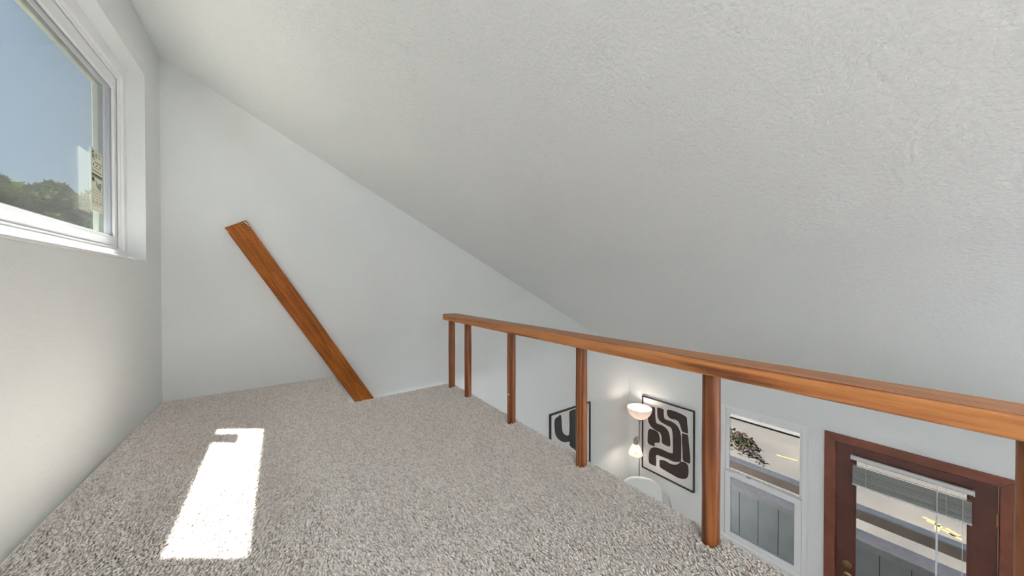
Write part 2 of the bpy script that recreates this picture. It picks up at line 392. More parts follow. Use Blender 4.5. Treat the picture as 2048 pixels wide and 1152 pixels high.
# ------------------------------------------------------------------ upper windows
def upper_window(name, y0, y1, label):
    z0, z1 = WIN_Z
    e = struct(empty(name, (XW - 0.08, (y0 + y1) / 2, z0)), label, 'window')
    par = Matrix.Translation(-Vector(e.location))
    def K(o): o.matrix_parent_inverse = par; return o
    g = (y0 + 0.083, z0 + 0.114, y1 - 0.083, z1 - 0.135)       # clear glass
    f = (y0 + 0.036, z0 + 0.050, y1 - 0.036, z1 - 0.062)       # inner edge of fixed frame
    K(ringo('frame', 'X', -0.672, -0.609, (y0, z0, y1, z1), f, VINYL, e, 0.003))
    K(ringo('frame_lip', 'X', -0.6265, -0.618, (f[0] - .004, f[1] - .004, f[2] + .004, f[3] + .004), (f[0] + .012, f[1] + .012, f[2] - .012, f[3] - .012), VINYL, e, 0.0015))
    s = (f[0] + .003, f[1] + .003, f[2] - .003, f[3] - .003)
    K(ringo('sash', 'X', -0.660, -0.6285, s, g, VINYL, e, 0.004))
    K(ringo('glazing_bead', 'X', -0.6345, -0.6265, (g[0] - .016, g[1] - .018, g[2] + .016, g[3] + .018), (g[0] - .002, g[1] - .002, g[2] + .002, g[3] + .002), VINYL, e, 0.002))
    sp = mat('spacer_metal', (0.45, 0.46, 0.55), 0.4, metal=0.3) if 'spacer_metal' not in MATS else MATS['spacer_metal']
    K(ringo('pane_spacer', 'X', -0.6495, -0.6375, g, (g[0] + .006, g[1] + .006, g[2] - .006, g[3] - .006), sp, e))
    K(boxo('pane', (-0.637, g[0], g[1]), (-0.634, g[2], g[3]), UGLASS, e))
    K(boxo('pane', (-0.6535, g[0], g[1]), (-0.6505, g[2], g[3]), UGLASS, e))
    c = (g[0] + .002, g[1] + .002, g[2] - .002, g[3] - .002)
    K(ringo('outer_casing', 'X', -0.690, -0.6725, (y0 + .001, z0 + .001, y1 - .001, z1 - .001), c, SAGE, e, 0.003))
    K(boxo('sill', (-0.609, y0 + .001, z0 + .0005), (XW + 0.004, y1 - .001, z0 + .012), VINYL, e, 0.003))
    return g
G1 = upper_window('window_1', *UPPER[0], 'white vinyl window high on the loft wall, sky and treetops outside')
upper_window('window_fill', *UPPER[1], 'white vinyl window added behind the viewpoint to let in fill daylight')  # unseen second window, added to bring in more daylight

# energy label stuck on the inner pane of window_1
def energy_label():
    y0, y1, z0, z1 = 2.092, 2.192, L + 0.985, L + 1.245
    xs = -0.6334
    e = tag(empty('window_sticker', (xs, (y0 + y1) / 2, z0)), 'tall cream printed label stuck on the glass of the high window', 'sticker')
    par = Matrix.Translation(-Vector(e.location))
    def K(o): o.matrix_parent_inverse = par; return o
    K(boxo('paper', (xs - .0006, y0, z0), (xs, y1, z1), STICKP, e))
    w, h = y1 - y0, z1 - z0
    def mark(name, u0, v0, u1, v1, m):      # u left..right as read from inside, v from the top
        K(boxo(name, (xs, y0 + u0 * w, z1 - v1 * h), (xs + .0004, y0 + u1 * w, z1 - v0 * h), m, e))
    K(ringo('print_border', 'X', xs, xs + .0004, (y0 + .002, z0 + .002, y1 - .002, z1 - .002), (y0 + .0032, z0 + .0032, y1 - .0032, z1 - .0032), STICKG, e))
    K(ringo('print_emblem', 'X', xs, xs + .0004, (y0 + .07 * w, z1 - .135 * h, y0 + .25 * w, z1 - .035 * h), (y0 + .11 * w, z1 - .115 * h, y0 + .21 * w, z1 - .055 * h), STICKK, e))
    mark('print_block', .36, .05, .50, .13, STICKG); mark('print_block', .58, .04, .86, .055, STICKG); mark('print_block', .58, .07, .78, .085, STICKG); mark('print_block', .58, .10, .84, .115, STICKG)
    mark('print_rule', .07, .155, .32, .167, STICKK); mark('print_rule', .28, .19, .92, .212, STICKG)
    for u in (.14, .45, .74): mark('print_figure', u, .235, u + .09, .262, STICKK)
    mark('print_rule', .22, .285, .80, .297, STICKG); mark('print_rule', .07, .335, .93, .362, STICKT)
    mark('print_band', .05, .395, .95, .425, STICKK); mark('print_band', .05, .432, .95, .445, STICKK)
    mark('print_block', .06, .46, .24, .525, STICKK)
    bm = NB(); pts = [(.34, .47), (.44, .52), (.55, .56), (.62, .53), (.88, .50), (.90, .56), (.84, .62), (.86, .66), (.72, .63), (.56, .62), (.42, .57)]
    prism(bm, [(y0 + u * w, z1 - v * h) for u, v in pts], 'X', xs, xs + .0004); K(obj('print_map', bm, STICKG, e))
    for v in (.655, .70, .745, .79): mark('print_rule', .06, v, .94, v + .006, STICKG)
    mark('print_rule', .06, .862, .94, .870, STICKK)
    for u in (.12, .42, .76): mark('print_figure', u, .82, u + .10, .85, STICKT)
    mark('print_rule', .12, .905, .75, .911, STICKG)
energy_label()

# ------------------------------------------------------------------ slanted board on the gable wall
def board():
    wd, ln, th = 0.118, 2.05, 0.035
    TL = Vector((-0.278, YA - th - .001, L + 1.0196)); d = Vector((0.507, 0, -0.862)).normalized(); wv = Vector((0.862, 0, 0.507)).normalized()
    # local frame: X across the width, Y out of the wall, Z along the board (downwards negative)
    bm = NB(); n = 96; grooves = 12
    prof = [(0.0, th - .004), (0.004, 0.0)]
    for i in range(n + 1):
        u = 0.006 + (wd - 0.012) * i / n
        ridge = 0.0036 * (1 - abs(math.sin(math.pi * grooves * i / n))) ** 1.6
        prof.append((u, -0.0003 + ridge))
    prof += [(wd - 0.004, 0.0), (wd, th - .004), (wd, th), (0.0, th)]
    prism(bm, prof, 'Z', -ln, 0.0)
    o = obj('wooden_board', bm, PLANKW, smooth=False)
    M = Matrix((( wv.x, 0, -d.x, TL.x), (0, 1, 0, TL.y), (wv.z, 0, -d.z, TL.z), (0, 0, 0, 1)))
    o.matrix_world = M
    for q in ([(.100, -.004), (.111, -.010), (.1145, -.040), (.112, -.040), (.107, -.014)], [(.001, -.010), (.004, -.012), (.009, -.034), (.006, -.034)], [(.088, -.006), (.092, -.006), (.092, -.011), (.088, -.011)]):
        bm = NB(); a = [bm.verts.new((x, -.0010, z)) for x, z in q]; c = [bm.verts.new((x, .0006, z)) for x, z in q]
        bm.faces.new(a); bm.faces.new(c[::-1])
        for k in range(len(q)): bm.faces.new((a[k], c[k], c[(k + 1) % len(q)], a[(k + 1) % len(q)]))
        s_ = obj('paint_smear', bm, VINYL, o); lab(s_, 'smear of white wall paint on the board end')
    tag(o, 'long ridged brown-stained board fixed slantwise to the white gable wall', 'board')
board()

# ------------------------------------------------------------------ railing
def railing():
    xr = BAL_X
    e = tag(empty('railing', (xr, 0.3, L)), 'stained wooden railing with flat handrail and round posts along the carpet edge', 'railing')
    par = Matrix.Translation(-Vector(e.location))
    def K(o): o.matrix_parent_inverse = par; return o
    hr = boxo('handrail', (xr - .0475, YB, L + .446), (xr + .0475, 1.931, L + .484), RAILW, e, 0.005); K(hr); lab(hr, 'flat orange-brown handrail with visible grain')
    ys = BAL_Y
    bm = NB(); lathe(bm, [(0, 0), (.0205, 0), (.0205, .12), (.0212, .25), (.0205, .40), (.0205, .4465), (0, .4465)], seg=24)
    first = obj('baluster', bm, BALW, e, smooth=True); me = first.data
    for i, y in enumerate(ys):
        o = first if i == 0 else bpy.data.objects.new('baluster', me)
        if i: COL.objects.link(o); o.parent = e
        o.matrix_parent_inverse = par; o.location = (xr, y, L + .0005); o.rotation_euler = (0, 0, i * 1.7)
railing()
def paint_chip():
    rl = bpy.data.objects['railing']; c = Vector((BAL_X - .0199, BAL_Y[2] - .005, L + .146))
    bm = NB(); lathe(bm, [(0, -.0035), (.0022, -.0028), (.0030, 0), (.0022, .0032), (0, .0040)], seg=10)
    o = obj('paint_chip', bm, VINYL, rl, smooth=True); o.matrix_parent_inverse = Matrix.Translation(-Vector(rl.location)); o.location = c; lab(o, 'small white paint spot on a post')
paint_chip()

# ------------------------------------------------------------------ sash window on the door wall
def sash_window():
    y0, z0, y1, z1 = WIN2
    e = struct(empty('window_2', (XD + .05, (y0 + y1) / 2, z0)), 'white single-hung sash window beside the door, porch outside', 'window')
    par = Matrix.Translation(-Vector(e.location))
    def K(o): o.matrix_parent_inverse = par; return o
    K(ringo('frame', 'X', 3.982, 4.085, (y0, z0, y1, z1), (0.776, 0.655, 1.424, 2.062), VINYL, e, 0.003))
    K(ringo('lower_sash', 'X', 3.986, 4.014, (0.778, 0.657, 1.420, 1.368), (0.830, 0.700, 1.366, 1.311), VINYL, e, 0.003))
    K(boxo('pane', (3.998, 0.830, 0.700), (4.002, 1.366, 1.311), DGLASS, e))
    K(ringo('upper_sash', 'X', 4.020, 4.048, (0.778, 1.332, 1.422, 2.060), (0.800, 1.366, 1.390, 1.996), VINYL, e, 0.003))
    K(boxo('pane', (4.032, 0.800, 1.366), (4.036, 1.390, 1.996), DGLASS, e))
    K(boxo('jamb_track', (3.9855, 1.4205, 1.372), (4.016, 1.440, 2.055), VINYL, e, 0.002))
    k = boxo('sash_lock', (3.990, 1.085, 1.3675), (4.006, 1.135, 1.380), VINYL, e, 0.003); K(k)
    K(boxo('sash_keeper', (3.994, 1.19, 1.3675), (4.010, 1.225, 1.376), STEEL, e, 0.002))
sash_window()

# ------------------------------------------------------------------ door
def door():
    y0, y1, zt = -0.2379, 0.5432, 2.036
    e = struct(empty('door_1', (XD, (y0 + y1) / 2, 0)), 'dark red-brown glazed entrance door with matching casing', 'door')
    par = Matrix.Translation(-Vector(e.location))
    def K(o): o.matrix_parent_inverse = par; return o
    gl = (-0.124, 0.26, 0.432, 1.93)
    K(ringo('leaf', 'X', 3.972, 4.014, (y0, 0.012, y1, zt), gl, DOORP, e, 0.003))
    K(boxo('pane', (3.990, gl[0], gl[1]), (3.995, gl[2], gl[3]), DGLASS, e))
    K(ringo('glazing_bead', 'X', 3.968, 3.990, (gl[0] - .002, gl[1] - .002, gl[2] + .002, gl[3] + .002), (gl[0] + .008, gl[1] + .008, gl[2] - .008, gl[3] - .008), DOORP, e, 0.002))
    bm = NB(); O = [(y0 - .021, 0), (y0 - .003, 0), (y0 - .003, zt + .003), (y1 + .003, zt + .003), (y1 + .003, 0), (y1 + .021, 0), (y1 + .021, zt + .019), (y0 - .021, zt + .019)]
    prism(bm, O, 'X', 3.968, 4.10); K(obj('jamb', bm, CASEP, e))
    ci, cw = .006, .070
    bm = NB(); prism(bm, [(y1 + ci, 0), (y1 + ci + cw, 0), (y1 + ci + cw, zt + ci + cw), (y1 + ci, zt + ci)], 'X', 3.950, XD); K(obj('casing', bm, CASEP, e, bevel=.002))
    bm = NB(); prism(bm, [(y0 - ci - cw, 0), (y0 - ci, 0), (y0 - ci, zt + ci), (y0 - ci - cw, zt + ci + cw)], 'X', 3.950, XD); K(obj('casing', bm, CASEP, e, bevel=.002))
    bm = NB(); prism(bm, [(y0 - ci, zt + ci + .0006), (y1 + ci, zt + ci + .0006), (y1 + ci + cw, zt + ci + cw + .0006), (y0 - ci - cw, zt + ci + cw + .0006)], 'X', 3.950, XD); K(obj('casing', bm, CASEP, e, bevel=.002))
    for z in (1.80, 1.05, 0.28): K(boxo('hinge', (3.966, y0 - .004, z - .045), (3.974, y0 + .008, z + .045), BRASS, e, .002))
    # deadbolt and knob
    bm = NB(); lathe(bm, [(0, 0), (.033, 0), (.033, .004), (.029, .010), (.020, .012), (.018, .006), (.0, .006)], (3.972, 0.474, 0.992), 28, 'X')
    for v in bm.verts: v.co.x = 2 * 3.972 - v.co.x
    db = K(obj('deadbolt', bm, BRASS, e, smooth=True)); 
    tb = boxo('thumb_turn', (3.950, 0.469, 0.978), (3.967, 0.479, 1.006), BRASS, db, .002); K(tb)
    bm = NB(); lathe(bm, [(0, 0), (.033, 0), (.033, .004), (.028, .010), (.012, .014), (.011, .034), (.020, .040), (.027, .052), (.026, .064), (.016, .071), (0, .072)], (3.972, 0.474, 0.892), 28, 'X')
    for v in bm.verts: v.co.x = 2 * 3.972 - v.co.x
    K(obj('door_knob', bm, BRASS, e, smooth=True))
door()

# ------------------------------------------------------------------ mini blind on the door
def blind():
    ya, yb = -0.1427, 0.4503; xf, zt = 3.955, 1.966
    e = tag(empty('mini_blind', (xf, (ya + yb) / 2, zt)), 'raised pale horizontal mini blind hanging over the door glass', 'blind')
    par = Matrix.Translation(-Vector(e.location))
    def K(o): o.matrix_parent_inverse = par; return o
    K(boxo('headrail', (xf - .028, ya, zt - .030), (xf, yb, zt), HEADR, e, .002))
    for s in (ya, yb):
        K(boxo('end_bracket', (xf - .030, s - .004, zt - .033), (xf + .012, s + .004, zt + .003), HEADR, e, .001))
    sw = .025
    def slat_mesh(tilt, name):
        bm = NB(); n = 4
        pts = []
        for i in range(n + 1):
            u = -sw / 2 + sw * i / n; w = .0022 * (1 - (2 * u / sw) ** 2)
            pts.append((u * math.cos(tilt) - w * math.sin(tilt), u * math.sin(tilt) + w * math.cos(tilt)))
        lo = [(p[0], p[1] - .0006) for p in pts][::-1]
        q = pts + lo
        prism(bm, [(a, c) for a, c in q], 'Y', -(yb - ya) / 2 + .008, (yb - ya) / 2 - .008)
        return bm
    first = None
    cx = xf - .0145
    zs = [(zt - .036, -.42), (zt - .074, -.42)] + [(zt - .088 - .0046 * k, (.0, -.14, .10, -.06, .16)[(k * 3 + k // 5) % 5]) for k in range(32)]
    me = {}
    for z, t in zs:
        key = round(t, 3)
        if key not in me:
            o = obj('slat', slat_mesh(t, 'slat'), SLATD if t in (-.14, .10) else SLAT, e); me[key] = o.data
        else:
            o = bpy.data.objects.new('slat', me[key]); COL.objects.link(o); o.parent = e
        o.location = (cx + .0015 * math.sin(z * 5000), (ya + yb) / 2, z); K(o)
    zb = zs[-1][0]
    K(boxo('bottom_rail', (cx - .013, ya + .006, zb - .016), (cx + .013, yb - .006, zb - .004), HEADR, e, .002))
    for y in (ya + .115, yb - .085):
        for dx in (-.0135, .0135):
            bm = NB(); tube(bm, [(cx + dx, y, zt - .03), (cx + dx, y, zb - .012)], .0009, 6); K(obj('ladder_cord', bm, CORD, e))
    bm = NB(); tube(bm, [(xf - .031, .012, zt - .045), (xf - .033, .012, zb - .02)], .0022, 8); K(obj('wand_hook', bm, CLEAR, e))
    bm = NB(); tube(bm, [(xf - .033, .012, zb - .03), (xf - .034, .012, zb - .15), (xf - .034, .012, zb - .55)], [.0038, .0045, .0055], 8); K(obj('tilt_wand', bm, CLEAR, e))
    bm = NB(); tube(bm, [(xf - .030, ya + .045, zt - .03), (xf - .030, ya + .045, zb - .75)], .0012, 6); K(obj('pull_cord', bm, CORD, e))
blind()

# ------------------------------------------------------------------ pictures
def smooth_loop(pts, sub=4):
    P = [Vector(p) for p in pts]; n = len(P); out = []
    for i in range(n):
        a, b_, c, d = P[i - 1], P[i], P[(i + 1) % n], P[(i + 2) % n]
        for k in range(sub):
            t = k / sub
            out.append(0.5 * ((2 * b_) + (c - a) * t + (2 * a - 5 * b_ + 4 * c - d) * t * t + (3 * b_ - a - 3 * c + d) * t ** 3))
    return out
def picture(name, wdt, hgt, shapes, ink, label, loc, rz):
    """hangs with its back on local y=0, facing local -y; u from left, v from top"""
    e = tag(empty(name, loc, rz), label, 'picture', 'framed prints in the lower corner')
    fw, fd = .013, .028
    bm = NB(); ring(bm, 'Y', -fd, 0.0, (0, -hgt, wdt, 0), (fw, -hgt + fw, wdt - fw, -fw)); obj('frame', bm, BLACK, e, bevel=.0015)
    boxo('print_sheet', (fw - .001, -.012, -hgt + fw - .001), (wdt - fw + .001, -.003, -fw + .001), PAPER, e)
    for s in shapes:
        bm = NB(); q = smooth_loop([(u * wdt, -v * hgt) for u, v in s])
        vs = [bm.verts.new((p.x, -.0126, p.y)) for p in q]; f = bm.faces.new(vs)
        r = bmesh.ops.extrude_face_region(bm, geom=[f]); 
        for v in [g for g in r['geom'] if isinstance(g, bmesh.types.BMVert)]: v.co.y += .0006
        bmesh.ops.triangulate(bm, faces=bm.faces[:]); obj('painted_shape', bm, ink, e)
ART2 = [[(0.108, 0.133), (0.193, 0.119), (0.262, 0.119), (0.272, 0.198), (0.288, 0.304), (0.331, 0.319), (0.425, 0.321), (0.518, 0.355), (0.559, 0.431), (0.57, 0.534), (0.541, 0.563), (0.464, 0.563), (0.408, 0.548), (0.398, 0.474), (0.36, 0.427), (0.293, 0.419), (0.204, 0.398), (0.144, 0.358), (0.122, 0.311)],
        [(0.314, 0.108), (0.368, 0.1), (0.434, 0.105), (0.44, 0.16), (0.451, 0.211), (0.481, 0.224), (0.581, 0.225), (0.678, 0.247), (0.739, 0.298), (0.765, 0.376), (0.771, 0.507), (0.767, 0.671), (0.737, 0.701), (0.628, 0.733), (0.52, 0.731), (0.409, 0.737), (0.298, 0.748), (0.295, 0.824), (0.291, 0.896), (0.237, 0.904), (0.153, 0.9), (0.137, 0.846), (0.148, 0.751), (0.186, 0.69), (0.265, 0.652), (0.39, 0.639), (0.52, 0.641), (0.606, 0.632), (0.617, 0.601), (0.615, 0.503), (0.608, 0.369), (0.581, 0.311), (0.518, 0.299), (0.425, 0.287), (0.354, 0.267), (0.319, 0.226), (0.311, 0.164)],
        [(0.511, 0.092), (0.625, 0.078), (0.764, 0.087), (0.851, 0.103), (0.868, 0.134), (0.877, 0.204), (0.887, 0.298), (0.849, 0.306), (0.785, 0.304), (0.76, 0.263), (0.727, 0.204), (0.669, 0.184), (0.59, 0.192), (0.53, 0.177), (0.504, 0.146)],
        [(0.782, 0.333), (0.833, 0.324), (0.886, 0.327), (0.903, 0.422), (0.925, 0.569), (0.924, 0.659), (0.876, 0.67), (0.801, 0.661), (0.792, 0.549), (0.779, 0.432)],
        [(0.159, 0.431), (0.254, 0.422), (0.331, 0.437), (0.36, 0.484), (0.366, 0.54), (0.342, 0.569), (0.266, 0.591), (0.259, 0.638), (0.186, 0.645), (0.119, 0.63), (0.115, 0.537), (0.124, 0.468)],
        [(0.368, 0.792), (0.465, 0.771), (0.575, 0.777), (0.664, 0.761), (0.725, 0.727), (0.767, 0.689), (0.852, 0.681), (0.892, 0.708), (0.899, 0.791), (0.877, 0.855), (0.819, 0.891), (0.717, 0.912), (0.594, 0.907), (0.466, 0.899), (0.372, 0.886), (0.362, 0.841)]]
ART1 = [[(0.117, 0.078), (0.19, 0.057), (0.243, 0.044), (0.27, 0.078), (0.284, 0.202), (0.311, 0.272), (0.393, 0.319), (0.451, 0.322), (0.468, 0.237), (0.465, 0.126), (0.467, 0.045), (0.575, 0.035), (0.647, 0.035), (0.72, 0.045), (0.736, 0.287), (0.737, 0.6), (0.576, 0.523), (0.474, 0.459), (0.468, 0.414), (0.338, 0.392), (0.217, 0.337), (0.138, 0.268), (0.109, 0.169)]]
picture('framed_picture', 0.671, 0.975, ART2, INKB, 'black-framed abstract print of dark brown winding bands beside the sash window', (XD, 2.396, 1.928), -math.pi / 2)
picture('framed_picture', 0.685, 0.975, ART1, INKC, 'black-framed abstract print with a charcoal hooked stroke on the gable wall', (2.436, YA, 1.964), 0.0)

# ------------------------------------------------------------------ floor lamp in the corner
def floor_lamp():
    P = Vector((3.764, 2.324, 0))
    e = tag(empty('floor_lamp', P), 'torchiere floor lamp with frosted bowl and small reading light in the corner', 'lamp')
    bm = NB(); lathe(bm, [(0, 0), (.125, 0), (.125, .012), (.10, .024), (.02, .034), (0, .034)], seg=36); obj('base', bm, STEEL, e, smooth=True)
    bm = NB(); lathe(bm, [(0, .03), (.0095, .03), (.0095, 1.62), (.012, 1.64), (.022, 1.665), (.030, 1.685), (0, 1.685)], seg=16); obj('pole', bm, STEEL, e, smooth=True)
    bm = NB(); R, H, t = .153, .145, .004
    pr = [(.024 + (R - .024) * math.sin(a * math.pi / 2) ** 0.95, 1.682 + H * (1 - math.cos(a * math.pi / 2)) ** 0.85) for a in [i / 12 for i in range(13)]]
    prof = [(0, 1.680)] + pr + [(r - t, z + .0005) for r, z in pr[::-1]] + [(0, 1.686)]
    lathe(bm, prof, seg=40); o = obj('bowl_shade', bm, SHADE, e, smooth=True)
    o.rotation_euler = (0, 0, 0)
    lab(o, 'frosted white plastic bowl shade, lit')
    bm = NB(); lathe(bm, [(0, 1.690), (.016, 1.690), (.017, 1.715), (.026, 1.735), (.030, 1.755), (.026, 1.778), (.014, 1.790), (0, 1.793)], seg=20)
    obj('bulb', bm, BULB, e, smooth=True)
    boxo('shade_screw', (-.122, -.03, 1.79), (-.112, -.02, 1.80), STEEL, e, .002)
    # reading light on a bent arm
    q = Vector((-.075, .005, 0))
    bm = NB(); tube(bm, [(0, 0, 1.10), (-.012, -.012, 1.12), (-.016, -.016, 1.18), (-.012, -.014, 1.26), (-.012, -.012, 1.36), (-.02, -.008, 1.43), (-.045, -.002, 1.455), (q.x + .006, q.y, 1.450), (q.x, q.y, 1.437)], .0052, 8); obj('reading_arm', bm, STEEL, e, smooth=True)
    bm = NB(); lathe(bm, [(0, 1.367), (.026, 1.367), (.029, 1.375), (.029, 1.425), (.024, 1.436), (.006, 1.438), (.005, 1.468), (0, 1.468)], (q.x, q.y, 0), 20); obj('reading_socket', bm, STEEL, e, smooth=True)
    pr = [(.028, 1.372), (.040, 1.360), (.058, 1.330), (.072, 1.295), (.083, 1.258), (.087, 1.240)]
    bm = NB(); lathe(bm, pr + [(r - .003, z) for r, z in pr[::-1]], (q.x, q.y, 0), 32)
    fs = bm.faces; obj('reading_shade', bm, SHADE, e, smooth=True)
    bm = NB(); lathe(bm, [(0, 1.235), (.018, 1.240), (.026, 1.262), (.022, 1.290), (.014, 1.310), (.014, 1.345), (0, 1.345)], (q.x, q.y, 0), 18); obj('reading_bulb', bm, BULB2, e, smooth=True)
    boxo('shade_screw', (q.x - .068, q.y - .055, 1.285), (q.x - .058, q.y - .045, 1.297), STEEL, e, .002)
BULB = emit('bulb_glow', (1.0, 0.90, 0.78), 55.0)
BULB2 = emit('reading_bulb_glow', (1.0, 0.90, 0.78), 75.0)
floor_lamp()

# ------------------------------------------------------------------ white chair under the lamp
def chair():
    # local: faces -y, back towards +y
    rz = math.atan2(-0.72, -0.69) + math.pi / 2
    e = tag(empty('armchair', (3.36, 1.98, 0), rz), 'white upholstered chair with rounded back below the lamp', 'chair')
    bm = NB(); box(bm, (-.25, -.25, .36), (.25, .22, .47)); o = obj('seat', bm, WHITEP, e, smooth=True, bevel=.04)
    # back: curved shell
    bm = NB(); n, m_ = 16, 12; W_ = .25; zb, zt = .40, 1.05
    def pt(i, j, off):
        u = -1 + 2 * i / n; v = j / m_
        z = zb + (zt - zb) * v
        z -= 0.055 * abs(u) ** 3.4 * v
        hw = W_ * (1 - .06 * v)
        x = hw * u; y = .205 + .07 * v - .075 * u * u + off
        return (x, y, z)
    g = [[[bm.verts.new(pt(i, j, off)) for j in range(m_ + 1)] for i in range(n + 1)] for off in (0, .055)]
    for i in range(n):
        for j in range(m_):
            bm.faces.new((g[0][i][j], g[0][i + 1][j], g[0][i + 1][j + 1], g[0][i][j + 1])); bm.faces.new((g[1][i][j + 1], g[1][i + 1][j + 1], g[1][i + 1][j], g[1][i][j]))
        bm.faces.new((g[0][i][m_], g[0][i + 1][m_], g[1][i + 1][m_], g[1][i][m_])); bm.faces.new((g[0][i + 1][0], g[0][i][0], g[1][i][0], g[1][i + 1][0]))
    for j in range(m_):
        bm.faces.new((g[0][0][j], g[0][0][j + 1], g[1][0][j + 1], g[1][0][j])); bm.faces.new((g[0][n][j + 1], g[0][n][j], g[1][n][j], g[1][n][j + 1]))
    obj('backrest', bm, WHITEP, e, smooth=True, bevel=.022)
    for s in (-1, 1):
        bm = NB(); tube(bm, [(s * .27, .22, .93), (s * .30, .19, .90), (s * .315, .12, .78), (s * .315, 0, .68), (s * .31, -.15, .64), (s * .30, -.20, .60), (s * .27, -.21, .44)], .010, 8)
        obj('arm', bm, CHROME, e, smooth=True)
        for t in (-1, 1):
            bm = NB(); tube(bm, [(s * .20, t * .19, .365), (s * .235, t * .225, 0.0)], [.016, .011], 10); obj('leg', bm, CHROME, e, smooth=True)
chair()

# ------------------------------------------------------------------ fill lamps added out of frame to brighten the room
def fill_dome(name, loc, watts, slope, label, r=.17):  # added fill light, never in view
    e = tag(empty(name, loc), label, 'added fill light')
    e.rotation_euler = (0, slope, 0)
    bm = NB(); lathe(bm, [(0, 0), (r + .012, 0), (r + .012, -.018), (r - .004, -.024), (0, -.024)], seg=36); obj('base_plate', bm, WHITEP, e, smooth=True)
    a = math.pi * (r * r + .09 ** 2)
    m = emit(name + '_glow', (0.93, 0.97, 1.0), watts / (math.pi * a))
    bm = NB(); lathe(bm, [(r * math.cos(t), -.022 - .10 * math.sin(t)) for t in [i / 10 * math.pi / 2 for i in range(11)]], seg=36); obj('diffuser', bm, m, e, smooth=True)
sl = -math.atan(CSL)
def uplighter(loc, watts, label, up=0.0):  # unseen lamp added to bounce fill light off the ceiling
    e = tag(empty('fill_uplight', loc), label, 'lamp')
    bm = NB(); lathe(bm, [(0, 0), (.12, 0), (.12, .012), (.02, .03), (0, .03)], seg=32); obj('base', bm, STEEL, e, smooth=True)
    bm = NB(); lathe(bm, [(0, .028), (.010, .028), (.010, .85 + up), (.03, .87 + up), (0, .87 + up)], seg=14); obj('pole', bm, STEEL, e, smooth=True)
    pr = [(.03, .868 + up), (.09, .88 + up), (.14, .92 + up), (.165, .97 + up)]
    bm = NB(); lathe(bm, [(0, .866 + up)] + pr + [(r - .004, z + .002) for r, z in pr[::-1]] + [(0, .874 + up)], seg=36); obj('bowl', bm, WHITEP, e, smooth=True)
    bm = NB(); lathe(bm, [(0, .905 + up), (.115, .905 + up), (.115, .912 + up), (0, .914 + up)], seg=32)
    obj('fill_disc', bm, emit('uplight_glow', (0.93, 0.965, 1.0), watts / (math.pi ** 2 * .115 ** 2)), e)
uplighter((0.1, -1.55, L + .012), FILL_LOFT, 'low uplighter with opaque white bowl, added as unseen fill light on the loft carpet')
uplighter((2.4, -2.7, 0.0), FILL_ROOM, 'tall uplighter with opaque white bowl, added as unseen fill light in the lower room', 0.75)
fill_dome('fill_ceiling_light', (0.15, 0.5, L - 0.22), FILL_UNDER, 0.0, 'round dome added under the loft platform as unseen fill light')

# ------------------------------------------------------------------ outside the door: porch guard, ground
ZG = -0.30
struct(boxo('ground', (-30, -40, ZG - .2), (60, 60, ZG), GROUND), 'sunlit grey asphalt beyond the porch', 'ground')
struct(boxo('floor_porch', (XD + .141, -3.0, ZG + .001), (5.16, 4.6, -0.02), PORCHF), 'grey painted porch floor outside the door', 'floor')
struct(boxo('floor_bounce_strip', (5.165, -12, ZG + .001), (6.75, 14, ZG + .03), CONC), 'pale concrete strip added below the porch to bounce sunlight', 'floor')  # hidden behind the guard, added to bounce sun back onto the porch
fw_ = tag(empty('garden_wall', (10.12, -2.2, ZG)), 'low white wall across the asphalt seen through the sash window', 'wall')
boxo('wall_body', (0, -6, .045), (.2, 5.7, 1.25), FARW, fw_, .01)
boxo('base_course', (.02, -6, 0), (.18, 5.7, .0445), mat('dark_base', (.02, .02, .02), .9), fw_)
def guard():
    e = tag(empty('porch_guard', (5.0, 0.8, -0.02)), 'grey boarded porch guard with pale cap and brown top rail outside', 'railing')
    par = Matrix.Translation(-Vector(e.location))
    def K(o): o.matrix_parent_inverse = par; return o
    p = .2045; bm = NB(); box(bm, (4.950, .003, -0.019), (4.975, p - .003, .645)); first = obj('siding_board', bm, SIDING, e, bevel=.002)
    ys = [.158 + p * k for k in range(-14, 21)]
    for i, y in enumerate(ys):
        o = first if i == 0 else bpy.data.objects.new('siding_board', first.data)
        if i: COL.objects.link(o); o.parent = e
        o.location = (0, y, 0); K(o)
        for md in first.modifiers:
            if i: q = o.modifiers.new('bevel', 'BEVEL'); q.width = .002; q.segments = 1
    ya, yb = ys[0], ys[-1] + p
    dk = mat('guard_backing', (0.10, 0.11, 0.12), 0.8)
    K(boxo('backing', (4.976, ya, -.019), (5.10, yb, .70), dk, e))
    K(boxo('trim_board', (4.942, ya, .6455), (4.9755, yb, .705), TRIMG, e, .003))
    K(boxo('cap', (4.930, ya, .7055), (5.155, yb, .724), WEATH, e, .004))
    K(boxo('top_rail', (5.000, ya, .905), (5.093, yb, 1.008), BEAMB, e, .004))
    K(boxo('rail_cap', (4.994, ya, 1.0085), (5.099, yb, 1.026), WEATH, e, .003))
    for y in (-2.2, .77, 3.9): K(boxo('post', (5.005, y - .04, .7245), (5.088, y + .04, .9045), BEAMB, e, .003))
guard()
# yellow paint on the asphalt
gnd = bpy.data.objects['ground']
def stroke(x0, y0, x1, y1, w=.09):
    d = Vector((x1 - x0, y1 - y0)).normalized(); n_ = Vector((-d.y, d.x)) * w / 2
    bm = NB(); prism(bm, [(x0 + n_.x, y0 + n_.y), (x1 + n_.x, y1 + n_.y), (x1 - n_.x, y1 - n_.y), (x0 - n_.x, y0 - n_.y)], 'Z', ZG + .0005, ZG + .004)
    obj('paint_stroke', bm, YELLOW, gnd)

